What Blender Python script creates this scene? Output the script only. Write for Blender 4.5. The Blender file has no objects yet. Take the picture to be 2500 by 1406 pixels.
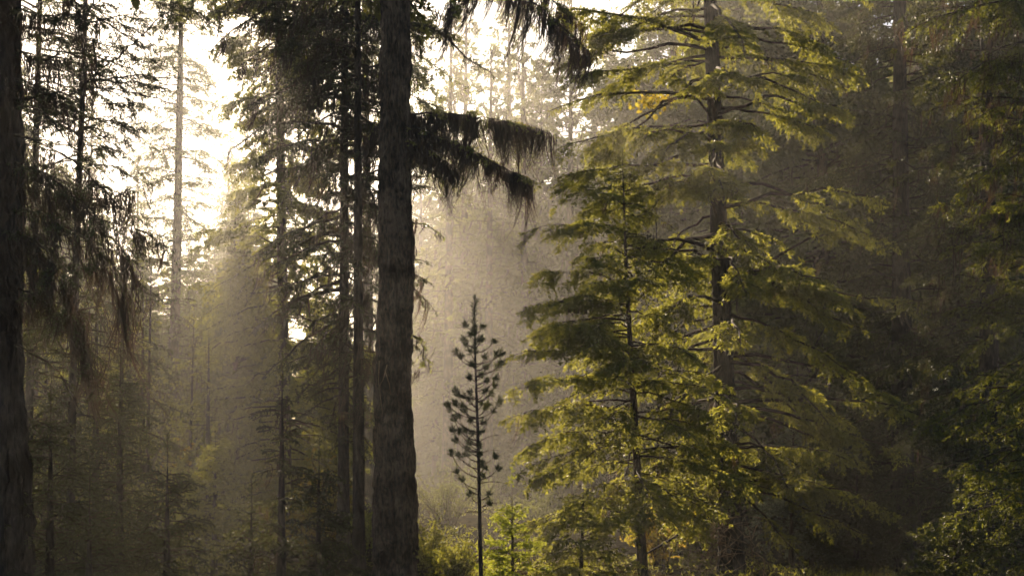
import bpy, math
import numpy as np
from mathutils import Vector

# ------------------------------------------------------------------ camera, sky, sun, exposure
SC = bpy.context.scene
COL = SC.collection
F = 3472.0          # focal length in pixels of the 2500 wide photograph (50 mm lens)
HY = 1190.0         # horizon row
CZ = 1.6            # camera height

def P(px, py, d):
    return np.array([(px - 1250.0) / F * d, d, CZ + (HY - py) / F * d])

cam = bpy.data.cameras.new("camera"); cam_o = bpy.data.objects.new("camera", cam); COL.objects.link(cam_o)
cam_o.location = (0, 0, CZ); cam_o.rotation_euler = (math.radians(90), 0, 0)
cam.lens = 50; cam.sensor_width = 36; cam.shift_y = (HY - 703.0) / 2500.0
cam.clip_start = 0.1; cam.clip_end = 2000
SC.camera = cam_o

sd = np.array([(520 - 1250) / F, 1.0, (HY + 90) / F]); sd /= np.linalg.norm(sd)
SUN_EL = math.asin(sd[2]); SUN_AZ = math.atan2(sd[0], sd[1])      # azimuth measured from +Y towards +X
w = bpy.data.worlds.new("World"); SC.world = w; w.use_nodes = True
nt = w.node_tree; bg = nt.nodes["Background"]; sk = nt.nodes.new("ShaderNodeTexSky")
sk.sky_type = 'NISHITA'; sk.sun_disc = False; sk.sun_elevation = SUN_EL; sk.sun_rotation = SUN_AZ
sk.dust_density = 1.2; sk.air_density = 1.0; sk.ozone_density = 1.0
nt.links.new(sk.outputs[0], bg.inputs[0]); bg.inputs[1].default_value = 0.05
sl = bpy.data.lights.new("sun", 'SUN'); sl.energy = 5.0; sl.angle = math.radians(0.5); sl.color = (1.0, 0.80, 0.58)
so = bpy.data.objects.new("sun", sl); COL.objects.link(so)
so.rotation_euler = Vector((-sd[0], -sd[1], -sd[2])).to_track_quat('-Z', 'Y').to_euler()
so.location = (0, 0, 60)

SC.view_settings.view_transform = 'Standard'; SC.view_settings.look = 'None'
SC.view_settings.exposure = 1.2; SC.view_settings.gamma = 1.0
cy = SC.cycles
cy.max_bounces = 6; cy.diffuse_bounces = 3; cy.glossy_bounces = 2; cy.transmission_bounces = 4
cy.volume_bounces = 1; cy.transparent_max_bounces = 4; cy.use_denoising = True
try: cy.denoiser = 'OPENIMAGEDENOISE'; cy.denoising_input_passes = 'RGB_ALBEDO_NORMAL'; cy.denoising_prefilter = 'FAST'
except Exception: pass
cy.use_adaptive_sampling = True; cy.adaptive_threshold = 0.015
cy.sample_clamp_indirect = 4.0; cy.caustics_reflective = False; cy.caustics_refractive = False

# ------------------------------------------------------------------ mesh helpers
Z3 = np.array([0., 0., 1.])
def nrm(v):
    return v / np.maximum(np.linalg.norm(v, axis=-1, keepdims=True), 1e-9)

class Geo:
    """collects vertex blocks and faces (3 or 4 corners), one material slot and one tint per face"""
    def __init__(s): s.v = []; s.f = []; s.n = 0
    def add(s, v, f, mi=0, tint=None, smooth=False):
        v = np.asarray(v, float).reshape(-1, 3); f = np.asarray(f, np.int64)
        if len(f) == 0: return
        if tint is None: tint = np.full(len(f), .5)
        s.v.append(v); s.f.append((f + s.n, mi, tint, smooth)); s.n += len(v)
    def mesh(s, name, mats):
        me = bpy.data.meshes.new(name)
        v = np.concatenate(s.v); me.vertices.add(len(v)); me.vertices.foreach_set("co", v.ravel().astype(np.float32))
        loops = np.concatenate([f.ravel() for f, _, _, _ in s.f]); tot = np.concatenate([np.full(len(f), f.shape[1]) for f, _, _, _ in s.f])
        mi = np.concatenate([np.full(len(f), m) for f, m, _, _ in s.f]); ti = np.concatenate([t for _, _, t, _ in s.f])
        sm = np.concatenate([np.full(len(f), q) for f, _, _, q in s.f])
        me.loops.add(len(loops)); me.loops.foreach_set("vertex_index", loops.astype(np.int32))
        me.polygons.add(len(tot)); st = np.concatenate([[0], np.cumsum(tot)[:-1]])
        me.polygons.foreach_set("loop_start", st.astype(np.int32)); me.polygons.foreach_set("loop_total", tot.astype(np.int32))
        me.polygons.foreach_set("material_index", mi.astype(np.int32)); me.polygons.foreach_set("use_smooth", sm.astype(bool))
        a = me.attributes.new("tint", 'FLOAT', 'FACE'); a.data.foreach_set("value", ti.astype(np.float32))
        for m in mats: me.materials.append(m)
        me.update(calc_edges=True); return me
    def build(s, name, mats, parent=None):
        o = bpy.data.objects.new(name, s.mesh(name, mats)); COL.objects.link(o)
        if name == "hanging_lichen": o["kind"] = "stuff"
        if parent is not None: o.parent = parent
        return o

def thing(name, label, cat, loc=(0, 0, 0), group=None):
    o = bpy.data.objects.new(name, None); COL.objects.link(o); o.location = loc; o.empty_display_size = .2
    o["label"] = label; o["category"] = cat
    if group: o["group"] = group
    return o

def tube(G, pts, rad, sides=6, mi=0, tint=.5, cap=False):
    pts = np.asarray(pts, float); rad = np.asarray(rad, float); n = len(pts)
    T = nrm(np.gradient(pts, axis=0)); ref = np.where(np.abs(T[:, 2:3]) > .8, np.array([[1., 0, 0]]), Z3[None])
    A = nrm(np.cross(T, ref)); B = np.cross(T, A)
    th = np.linspace(0, 2 * np.pi, sides, endpoint=False)
    v = pts[:, None] + rad[:, None, None] * (np.cos(th)[None, :, None] * A[:, None] + np.sin(th)[None, :, None] * B[:, None])
    i = np.arange(n - 1)[:, None] * sides; j = np.arange(sides)[None]; k = (j + 1) % sides
    f = np.stack([i + j, i + k, i + sides + k, i + sides + j], -1).reshape(-1, 4)
    G.add(v, f, mi, np.full(len(f), tint), True)

def vnoise(rng, u, v, nu, nv):
    """smooth value noise, periodic in u (0..1 -> nu cells)"""
    g = rng.random((nu, nv + 3)); uu = (u % 1.0) * nu; vv = v * nv
    iu = np.floor(uu).astype(int); iv = np.clip(np.floor(vv).astype(int), 0, nv)
    fu = uu - iu; fv = vv - iv; fu = fu * fu * (3 - 2 * fu); fv = fv * fv * (3 - 2 * fv); iu %= nu
    a = g[iu, iv] * (1 - fu) + g[(iu + 1) % nu, iv] * fu; b = g[iu, iv + 1] * (1 - fu) + g[(iu + 1) % nu, iv + 1] * fu
    return a * (1 - fv) + b * fv

def trunk(G, rng, pts, rad, sides=14, rows=40, amp=.06, plates=0, mi=0):
    """tapered trunk along a smooth path; plates>0 carves long bark ridges"""
    pts = np.asarray(pts, float); rad = np.asarray(rad, float)
    s = np.linspace(0, 1, len(pts)); t = np.linspace(0, 1, rows)
    c = np.stack([np.interp(t, s, pts[:, k]) for k in range(3)], 1); r = np.interp(t, s, rad)
    k = max(1, rows // (len(pts) * 2))
    th = np.linspace(0, 1, sides, endpoint=False); U, V = np.meshgrid(th, t)
    d = (vnoise(rng, U, V, 5, max(3, int(np.linalg.norm(pts[-1] - pts[0]) * .9))) - .5) * amp * .8
    if plates:
        L = np.linalg.norm(pts[-1] - pts[0])
        Us = U + (vnoise(rng, U, V, 6, int(L * 3)) - .5) * .05
        a = vnoise(rng, Us, V, plates, int(L * .8)); b = vnoise(rng, Us + .01, V, plates * 2, int(L * 3.5)); e = vnoise(rng, Us, V, plates * 3, int(L * 12))
        rid = np.minimum(np.abs(a - .5) * 5, 1.0) * .75 + np.abs(b - .5) * .7 + (e - .5) * .5
        d = d + (rid - .6) * amp * 1.3
    R = r[:, None] * (1 + d); ang = 2 * np.pi * U
    v = np.stack([c[:, 0:1] + R * np.cos(ang), c[:, 1:2] + R * np.sin(ang), c[:, 2:3] + 0 * R], -1)
    i = np.arange(rows - 1)[:, None] * sides; j = np.arange(sides)[None]; q = (j + 1) % sides
    f = np.stack([i + j, i + q, i + sides + q, i + sides + j], -1).reshape(-1, 4)
    G.add(v, f, mi, rng.random(len(f)), True)

def leaves(G, rng, S, D, L, K, spacing, ll, lw, spread=.8, mi=0, tint=(0, 1)):
    """kite-shaped needle clumps along every shoot"""
    n = np.maximum(1, np.round(L / spacing * rng.uniform(.8, 1.2, len(L)))).astype(int)
    idx = np.repeat(np.arange(len(L)), n); N = len(idx)
    t = rng.random(N)
    p = S[idx] + D[idx] * (L[idx] * t)[:, None] - Z3 * (K[idx] * L[idx] * t * t)[:, None]
    ax = D[idx] - Z3 * (2 * K[idx] * t)[:, None]
    perp = nrm(np.cross(nrm(ax), rng.normal(size=(N, 3))))
    dr = nrm(nrm(ax) * .75 + perp * (spread * rng.uniform(.3, 1.2, N))[:, None])
    sd_ = nrm(np.cross(dr, rng.normal(size=(N, 3))))
    l = ll * rng.uniform(.6, 1.3, N); ww = lw * rng.uniform(.6, 1.3, N)
    m = p + dr * (l * .45)[:, None]
    v = np.stack([p, m + sd_ * (ww * .5)[:, None], p + dr * l[:, None], m - sd_ * (ww * .5)[:, None]], 1)
    base = rng.uniform(tint[0], tint[1], len(L))[idx] * .7 + rng.uniform(0, .3, N)
    G.add(v, np.arange(N * 4).reshape(N, 4), mi, base)

def kids(rng, S, D, L, K, per_m, frac, ang=.75, down=(-.25, .1), minl=.03):
    n = np.maximum(1, np.round(L * per_m * rng.uniform(.8, 1.2, len(L)))).astype(int)
    idx = np.repeat(np.arange(len(L)), n); N = len(idx); t = rng.uniform(.08, .97, N)
    s = S[idx] + D[idx] * (L[idx] * t)[:, None] - Z3 * (K[idx] * L[idx] * t * t)[:, None]
    ax = nrm(D[idx] - Z3 * (2 * K[idx] * t)[:, None])
    side = nrm(np.cross(ax, Z3) + rng.normal(scale=.25, size=(N, 3))) * rng.choice([-1, 1], N)[:, None]
    d = nrm(ax * .75 + side * ang + Z3 * rng.uniform(down[0], down[1], N)[:, None])
    l = np.maximum(minl, L[idx] * frac * (1.1 - .7 * t) * rng.uniform(.5, 1.3, N))
    return s, d, l, K[idx] * .8

def sticks(G, rng, S, D, L, K, r, mi):
    """thin three-sided twigs"""
    N = len(L)
    if N == 0: return
    t = np.array([0, .5, 1.0])
    c = S[:, None] + D[:, None] * (L[:, None] * t)[..., None] - Z3 * (K[:, None] * L[:, None] * t ** 2)[..., None]
    A = nrm(np.cross(D, Z3 + .01)); B = np.cross(D, A)
    th = np.array([0, 2.1, 4.2]); rr = np.array([1, .75, .35])[None] * (r * np.ones(N))[:, None]
    v = c[:, :, None] + rr[..., None, None] * (np.cos(th)[None, None, :, None] * A[:, None, None] + np.sin(th)[None, None, :, None] * B[:, None, None])
    f = []
    for i in range(2):
        for j in range(3):
            k = (j + 1) % 3; f.append([i * 3 + j, i * 3 + k, i * 3 + 3 + k, i * 3 + 3 + j])
    f = (np.arange(N)[:, None, None] * 9 + np.array(f)[None]).reshape(-1, 4)
    G.add(v.reshape(-1, 3), f, mi)

def beards(G, rng, pts, length, width, drift=(-.25, 0), strands=5, mi=0, spread=.05, seg=6):
    """bundles of hanging lichen strands that narrow and hook to a tip"""
    pts = np.asarray(pts); M = len(pts)
    if M == 0: return
    Lb = length * rng.uniform(.3, 1.0, M) ** 1.3 * np.where(rng.random(M) < .18, 1.6, 1.0)
    dx = drift[0] + rng.normal(scale=.16, size=M); dy = drift[1] + rng.normal(scale=.1, size=M); hk = rng.uniform(0, .35, M)
    idx = np.repeat(np.arange(M), strands); N = len(idx)
    s = np.linspace(0, 1, seg)[None]
    L = (Lb[idx] * rng.uniform(.45, 1.0, N))[:, None]
    off = rng.normal(scale=spread, size=(N, 3)); off[:, 2] *= .4
    wob = rng.normal(scale=.02, size=(N, 1)) * np.sin(s * rng.uniform(3, 8, (N, 1)) + rng.uniform(0, 6, (N, 1)))
    x = pts[idx, 0:1] + off[:, 0:1] * (1 - .8 * s) + L * (dx[idx][:, None] * s ** 1.8 + np.sign(dx[idx])[:, None] * hk[idx][:, None] * s ** 4) + wob
    y = pts[idx, 1:2] + off[:, 1:2] * (1 - .8 * s) + L * dy[idx][:, None] * s ** 2
    z = pts[idx, 2:3] + off[:, 2:3] - L * s
    c = np.stack([x, y, z], -1)
    a = rng.uniform(-1.0, 1.0, N); side = np.stack([np.cos(a), np.sin(a), 0 * a], -1)
    prof = np.interp(np.linspace(0, 1, seg), [0, .15, .5, 1], [.5, 1.0, .8, .05])
    ww = (width * rng.uniform(.5, 1.3, N))[:, None] * prof[None]
    v = np.stack([c - side[:, None] * ww[..., None] * .5, c + side[:, None] * ww[..., None] * .5], 2)
    f = []
    for i in range(seg - 1): f.append([i * 2, i * 2 + 1, i * 2 + 3, i * 2 + 2])
    f = (np.arange(N)[:, None, None] * seg * 2 + np.array(f)[None]).reshape(-1, 4)
    G.add(v.reshape(-1, 3), f, mi, np.repeat(rng.random(N), seg - 1))

# ------------------------------------------------------------------ materials
def mat(name): 
    m = bpy.data.materials.new(name); m.use_nodes = True; t = m.node_tree; t.nodes.clear(); return m, t
def foliage_mat(name, c0, c1, t0, t1, trans=.5):
    m, t = mat(name); N = t.nodes.new; Lk = t.links.new
    out = N("ShaderNodeOutputMaterial"); at = N("ShaderNodeAttribute"); at.attribute_name = "tint"
    tc = N("ShaderNodeTexCoord"); no = N("ShaderNodeTexNoise"); no.inputs["Scale"].default_value = 1.3; no.inputs["Detail"].default_value = 3
    Lk(tc.outputs["Object"], no.inputs["Vector"])
    ad = N("ShaderNodeMath"); ad.operation = 'MULTIPLY_ADD'; ad.inputs[1].default_value = .6
    mm = N("ShaderNodeMath"); mm.operation = 'MULTIPLY'; mm.inputs[1].default_value = .6
    Lk(no.outputs[0], mm.inputs[0]); Lk(at.outputs["Fac"], ad.inputs[0]); Lk(mm.outputs[0], ad.inputs[2])
    def mix(a, b):
        x = N("ShaderNodeMix"); x.data_type = 'RGBA'; x.inputs[6].default_value = (*a, 1); x.inputs[7].default_value = (*b, 1)
        Lk(ad.outputs[0], x.inputs[0]); return x.outputs[2]
    df = N("ShaderNodeBsdfPrincipled"); df.inputs["Roughness"].default_value = .55; df.inputs["Specular IOR Level"].default_value = .35
    tr = N("ShaderNodeBsdfTranslucent"); ms = N("ShaderNodeMixShader"); ms.inputs[0].default_value = trans
    Lk(mix(c0, c1), df.inputs["Base Color"]); Lk(mix(t0, t1), tr.inputs[0])
    Lk(df.outputs[0], ms.inputs[1]); Lk(tr.outputs[0], ms.inputs[2]); Lk(ms.outputs[0], out.inputs[0]); return m
def bark_mat(name, c0, c1, zs=.25, scale=14, bump=.6, dist=.02):
    m, t = mat(name); N = t.nodes.new; Lk = t.links.new
    out = N("ShaderNodeOutputMaterial"); b = N("ShaderNodeBsdfPrincipled"); b.inputs["Roughness"].default_value = .9; b.inputs["Specular IOR Level"].default_value = .15
    tc = N("ShaderNodeTexCoord"); mp = N("ShaderNodeMapping"); mp.inputs["Scale"].default_value = (1, 1, zs); Lk(tc.outputs["Object"], mp.inputs[0])
    n1 = N("ShaderNodeTexNoise"); n1.inputs["Scale"].default_value = scale; n1.inputs["Detail"].default_value = 6; n1.inputs["Roughness"].default_value = .65; Lk(mp.outputs[0], n1.inputs["Vector"])
    n2 = N("ShaderNodeTexNoise"); n2.inputs["Scale"].default_value = 2.5; n2.inputs["Detail"].default_value = 4; Lk(tc.outputs["Object"], n2.inputs["Vector"])
    ad = N("ShaderNodeMath"); ad.operation = 'MULTIPLY'; Lk(n1.outputs[0], ad.inputs[0]); Lk(n2.outputs[0], ad.inputs[1])
    cr = N("ShaderNodeValToRGB"); cr.color_ramp.elements[0].position = .17; cr.color_ramp.elements[1].position = .36
    cr.color_ramp.elements[0].color = (*c0, 1); cr.color_ramp.elements[1].color = (*c1, 1)
    Lk(ad.outputs[0], cr.inputs[0]); Lk(cr.outputs[0], b.inputs["Base Color"])
    bp = N("ShaderNodeBump"); bp.inputs["Strength"].default_value = bump; bp.inputs["Distance"].default_value = dist
    Lk(n1.outputs[0], bp.inputs["Height"]); Lk(bp.outputs[0], b.inputs["Normal"]); Lk(b.outputs[0], out.inputs[0]); return m

M_NEED = foliage_mat("needle_dark", (.030, .045, .016), (.065, .085, .025), (.17, .20, .02), (.64, .60, .09), .5)
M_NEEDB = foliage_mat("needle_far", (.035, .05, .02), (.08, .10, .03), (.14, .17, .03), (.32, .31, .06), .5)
M_YOUNG = foliage_mat("needle_young", (.05, .09, .02), (.10, .14, .03), (.36, .44, .03), (.66, .66, .08), .6)
M_NEEDM = foliage_mat("needle_half_shade", (.024, .036, .014), (.05, .065, .022), (.07, .09, .012), (.40, .40, .05), .45)  # needle colour darkened so the right edge spruce looks shaded
M_BLUE = foliage_mat("needle_blue", (.07, .10, .075), (.13, .16, .11), (.15, .18, .11), (.30, .32, .18), .45)
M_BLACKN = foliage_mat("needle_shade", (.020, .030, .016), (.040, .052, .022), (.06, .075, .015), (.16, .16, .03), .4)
M_LEAF = foliage_mat("autumn_leaf", (.10, .13, .02), (.16, .11, .02), (.45, .48, .04), (.62, .36, .05), .65)
M_LICH = foliage_mat("beard_lichen", (.014, .011, .009), (.045, .032, .022), (.03, .02, .012), (.16, .095, .055), .4)
M_GRASS = foliage_mat("dry_grass", (.05, .05, .02), (.10, .075, .035), (.12, .11, .03), (.24, .18, .07), .5)
M_BARK = bark_mat("fir_bark", (.007, .005, .004), (.16, .108, .074), .3, 24, 1, .03)
M_BARKD = bark_mat("dark_bark", (.010, .008, .007), (.085, .065, .052), .3, 24, 1, .03)
M_TWIG = bark_mat("twig_bark", (.03, .022, .015), (.11, .075, .045), 1, 9, .2)
M_DEAD = bark_mat("dead_twig", (.13, .085, .05), (.36, .25, .15), 1, 9, .2)

# ------------------------------------------------------------------ terrain
def gz(x, y):
    x = np.asarray(x, float); y = np.asarray(y, float)
    z = .028 * np.maximum(0, y - 27) ** 1.12 + .07 * np.maximum(0, x - 4.5) * np.clip((y - 22) / 14, 0, 1) ** 1.0 * np.clip(1 - (x - 60) / 60, 0, 1)
    z = z + .10 * np.sin(x * .9 + 1.3) * np.sin(y * .6) + .16 * np.sin(x * .23 + y * .31)
    return z - .12
def gpt(px, d): x = (px - 1250) / F * d; return np.array([x, d, float(gz(x, d))])

def ground():
    G = Geo(); nx, ny = 220, 260
    xs = np.linspace(-1, 1, nx); xs = np.sign(xs) * np.abs(xs) ** 1.6 * 130; ys = -12 + (np.linspace(0, 1, ny) ** 1.5) * 232
    X, Y = np.meshgrid(xs, ys); r = np.random.default_rng(3)
    Zz = gz(X, Y) + r.normal(scale=.025, size=X.shape)
    i = np.arange(ny - 1)[:, None] * nx; j = np.arange(nx - 1)[None]
    f = np.stack([i + j, i + j + 1, i + nx + j + 1, i + nx + j], -1).reshape(-1, 4)
    G.add(np.stack([X, Y, Zz], -1), f, 0, None, True)
    m = bark_mat("forest_floor", (.018, .014, .009), (.055, .042, .02), 1, 5, .8, .05); m.node_tree.nodes["Principled BSDF"].inputs["Specular IOR Level"].default_value = 0
    o = G.build("ground", [m]); o["kind"] = "structure"
ground()

# ------------------------------------------------------------------ conifers
def bez(p0, c, p1, t):
    t = np.asarray(t)[:, None]; return (1 - t) ** 2 * p0 + 2 * t * (1 - t) * c + t * t * p1
def bezd(p0, c, p1, t):
    t = np.asarray(t)[:, None]; return 2 * (1 - t) * (c - p0) + 2 * t * (p1 - c)

class Foliage:
    def __init__(s, rng): s.rng = rng; s.S = []; s.D = []; s.L = []; s.K = []; s.hang = []
    def limb(s, G, p0, p1, bend, r, per_m=9, tl=.5, bare=.15, droop=.25, mi=1, sides=5, ang=.8, updown=(-.35, .1), tipf=.3):
        rng = s.rng; p0 = np.asarray(p0, float); p1 = np.asarray(p1, float); ln = np.linalg.norm(p1 - p0)
        c = (p0 + p1) / 2 + Z3 * bend + rng.normal(scale=.05 * ln, size=3) * np.array([1, 1, .5])
        tt = np.linspace(0, 1, 8); pts = bez(p0, c, p1, tt); pts[1:-1] += rng.normal(scale=.012 * ln, size=(6, 3))
        tube(G, pts, np.interp(tt, [0, 1], [r, r * .22]), sides, mi)
        n = max(4, int(ln * per_m)); t = bare + (1 - bare) * np.sort(rng.random(n)) ** .9; t[-1] = .985
        S = np.stack([np.interp(t, tt, pts[:, k]) for k in range(3)], 1); T = nrm(bezd(p0, c, p1, t))
        side = nrm(np.cross(T, Z3)) * np.where(np.arange(n) % 2, 1, -1)[:, None]
        pr = np.interp(t, [bare, bare + .25, .75, 1], [.45, 1, .75, tipf]) if bare < .7 else np.ones(n) * .6
        L = tl * pr * rng.uniform(.25, 1.35, n)
        D = nrm(T * .75 + side * ang + Z3 * rng.uniform(updown[0], updown[1], n)[:, None]); D[-1] = T[-1]; L[-1] = tl * .35
        s.S.append(S); s.D.append(D); s.L.append(L); s.K.append(droop * rng.uniform(.4, 1.6, n))
        s.hang.append(bez(p0, c, p1, rng.uniform(.12, 1, max(2, int(ln * 4)))))
        return pts
    def flush(s, G, k_per_m=16, k_frac=.38, sp=.02, ll=.05, lw=.018, third=False, mi=0, wood=1, tint=(0, 1), twr=.006, spread=.8, keep=1.0):
        rng = s.rng; S, D, L, K = (np.concatenate(a) for a in (s.S, s.D, s.L, s.K))
        k_per_m *= 1.35; lw *= 1.25; ll *= 1.1
        sticks(G, rng, S, D, L, K, twr, wood)
        if keep < 1:
            m = rng.random(len(L)) < keep; S2, D2, L2, K2 = S[m], D[m], L[m], K[m]
        else: S2, D2, L2, K2 = S, D, L, K
        s.twS = np.concatenate([S2 + D2 * (L2 * .5)[:, None]])
        leaves(G, rng, S2, D2, L2, K2, sp * 1.3, ll, lw, spread, mi, tint)
        if k_per_m:
            a = kids(rng, S2, D2, L2, K2, k_per_m, k_frac); leaves(G, rng, *a, sp * .75, ll, lw, spread, mi, tint)
            c = kids(rng, S2, D2, L2, K2, k_per_m * .4, k_frac * .9, .25, (-1.6, -.6)); leaves(G, rng, *c, sp * .75, ll, lw, spread, mi, tint)
            if third:
                b = kids(rng, *a, k_per_m, .45, minl=.02); leaves(G, rng, *b, sp, ll, lw, spread, mi, tint)

def conifer(name, label, base, top, r0, zb, zt, Rf, seed, per_m_h=5.0, elev=(-.1, -.35), bendf=.12, mats=(M_NEED, M_TWIG, M_BARK, M_LICH),
            per_m=8, tl=.55, kpm=14, kfr=.4, sp=.022, ll=.05, lw=.02, lich=0, hc=None, lich_len=.5, lich_w=.012, lich_dr=(-.2, 0), extra=(), trunk_kw=None,
            rlimb=.02, droop=.25, bare=.12, group=None, mid=None, keep=1.0, cat="tree", azf=None, place=True, lich_st=5, lich_z=None, tint=(0, 1), tipf=.3):
    """one tree: an Empty with the children trunk, crown and, where it hangs, lichen"""
    rng = np.random.default_rng(seed); base = np.asarray(base, float); top = np.asarray(top, float); H = top[2] - base[2]
    root = thing(name, label, cat, tuple(base), group)
    ctl = [np.zeros(3) - Z3 * .15]
    if mid is not None: ctl += [np.asarray(m, float) - base for m in mid]
    ctl.append(top - base); ctl = np.array(ctl); zc = ctl[:, 2]
    def axis(z): return np.array([np.interp(z, zc, ctl[:, 0]), np.interp(z, zc, ctl[:, 1]), z])
    zz = np.linspace(-.15, H, 16); pts = np.array([axis(z) for z in zz])
    q = np.clip(zz / H, 0, 1); rad = r0 * ((1 - q) ** .8 * .97 + .03) * (1 + .25 * np.exp(-np.clip(zz, 0, 9) / .5))
    TG = Geo(); kw = dict(sides=12, rows=60, amp=.12); kw.update(trunk_kw or {}); trunk(TG, rng, pts, rad, **kw); TG.build("trunk", [mats[2]], root)
    G = Geo(); Fo = Foliage(rng)
    z = zb
    while z < zt - .05:
        t = (z - zb) / (zt - zb); R = Rf(z) * rng.uniform(.45, 1.18)
        az = rng.uniform(0, 2 * np.pi)
        if azf and rng.random() < .6: az = azf + rng.normal(scale=.5)
        e = elev[0] + (elev[1] - elev[0]) * (1 - t) + rng.normal(scale=.2); c = axis(z)
        rr = r0 * ((1 - np.clip(z / H, 0, 1)) ** .8)
        p0 = c + np.array([np.cos(az), np.sin(az), 0]) * rr * .6
        p1 = c + np.array([np.cos(az), np.sin(az), 0]) * (R + rr) + Z3 * R * e
        Fo.limb(G, p0, p1, bendf * R, max(.006, rlimb * (.4 + .6 * R / 2)), per_m, tl * min(1, .35 + R * .5) * rng.uniform(.6, 1.3), bare * rng.uniform(.5, 2.2), droop, tipf=tipf)
        z += rng.uniform(.5, 1.5) / (per_m_h * 1.5)
    if hc:  # extra crown out of frame, added to block sun from the near air
        z = hc[0]
        while z < hc[1]:
            az = rng.uniform(0, 6.28); R = hc[2] * rng.uniform(.6, 1.1) * min(1, (hc[1] - z) / (hc[1] - hc[0]) * 1.6 + .1); c = axis(z)
            Fo.limb(G, c, c + np.array([np.cos(az) * R, np.sin(az) * R, -.22 * R]), .12 * R, .03, 8, tl, .08, .25); z += rng.uniform(.5, 1.5) / hc[3]
    for (za, tip, bend) in extra:
        c = axis(za - base[2]); Fo.limb(G, c, np.asarray(tip) - base, bend, rlimb, per_m * 1.15, tl * 1.15, .1, droop, tipf=.45)
    Fo.S.append(np.array([axis(H)])); Fo.D.append(np.array([[0, 0, 1.]])); Fo.L.append(np.array([.25])); Fo.K.append(np.array([0.]))
    Fo.flush(G, kpm, kfr, sp, ll, lw, keep=keep, tint=tint)
    G.build("crown", [mats[0], mats[1]], root)
    if lich:
        LG = Geo(); hp = np.concatenate(Fo.hang + [Fo.twS]); 
        if lich_z: hp = hp[(hp[:, 2] > lich_z[0] - base[2]) & (hp[:, 2] < lich_z[1] - base[2])]
        hp = hp[rng.permutation(len(hp))[:lich]]
        beards(LG, rng, hp, lich_len, lich_w, lich_dr, lich_st); LG.build("hanging_lichen", [mats[3]], root)
    return root

def dup(root, loc, rotz, sc, label, group=None):
    r = root.copy(); COL.objects.link(r); r.location = loc; r.rotation_euler = (0, 0, rotz); r.scale = sc
    r["label"] = label
    if group: r["group"] = group
    for ch in list(root.children):
        c = ch.copy(); COL.objects.link(c); c.parent = r
    return r

exec_parts = []
# ================================================================== HERO TREES
def shade_crown(root, axis_xy, z0, z1, R, seed, per_m=9, mats=(M_NEED, M_TWIG)):
    """unseen crown above the frame, added to shade the air near the camera"""
    rng = np.random.default_rng(seed); G = Geo(); Fo = Foliage(rng); z = z0
    while z < z1:
        az = rng.uniform(0, 6.28); r_ = R * rng.uniform(.6, 1.1) * min(1, (z1 - z) / (z1 - z0) * 1.6 + .1); c = np.array([axis_xy[0], axis_xy[1], z])
        Fo.limb(G, c, c + np.array([np.cos(az) * r_, np.sin(az) * r_, -.25 * r_]), .12 * r_, .03, 7, .6, .1, .25); z += rng.uniform(.5, 1.5) / per_m
    Fo.flush(G, 7, .45, .05, .12, .06); G.build("crown", list(mats), root)
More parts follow.
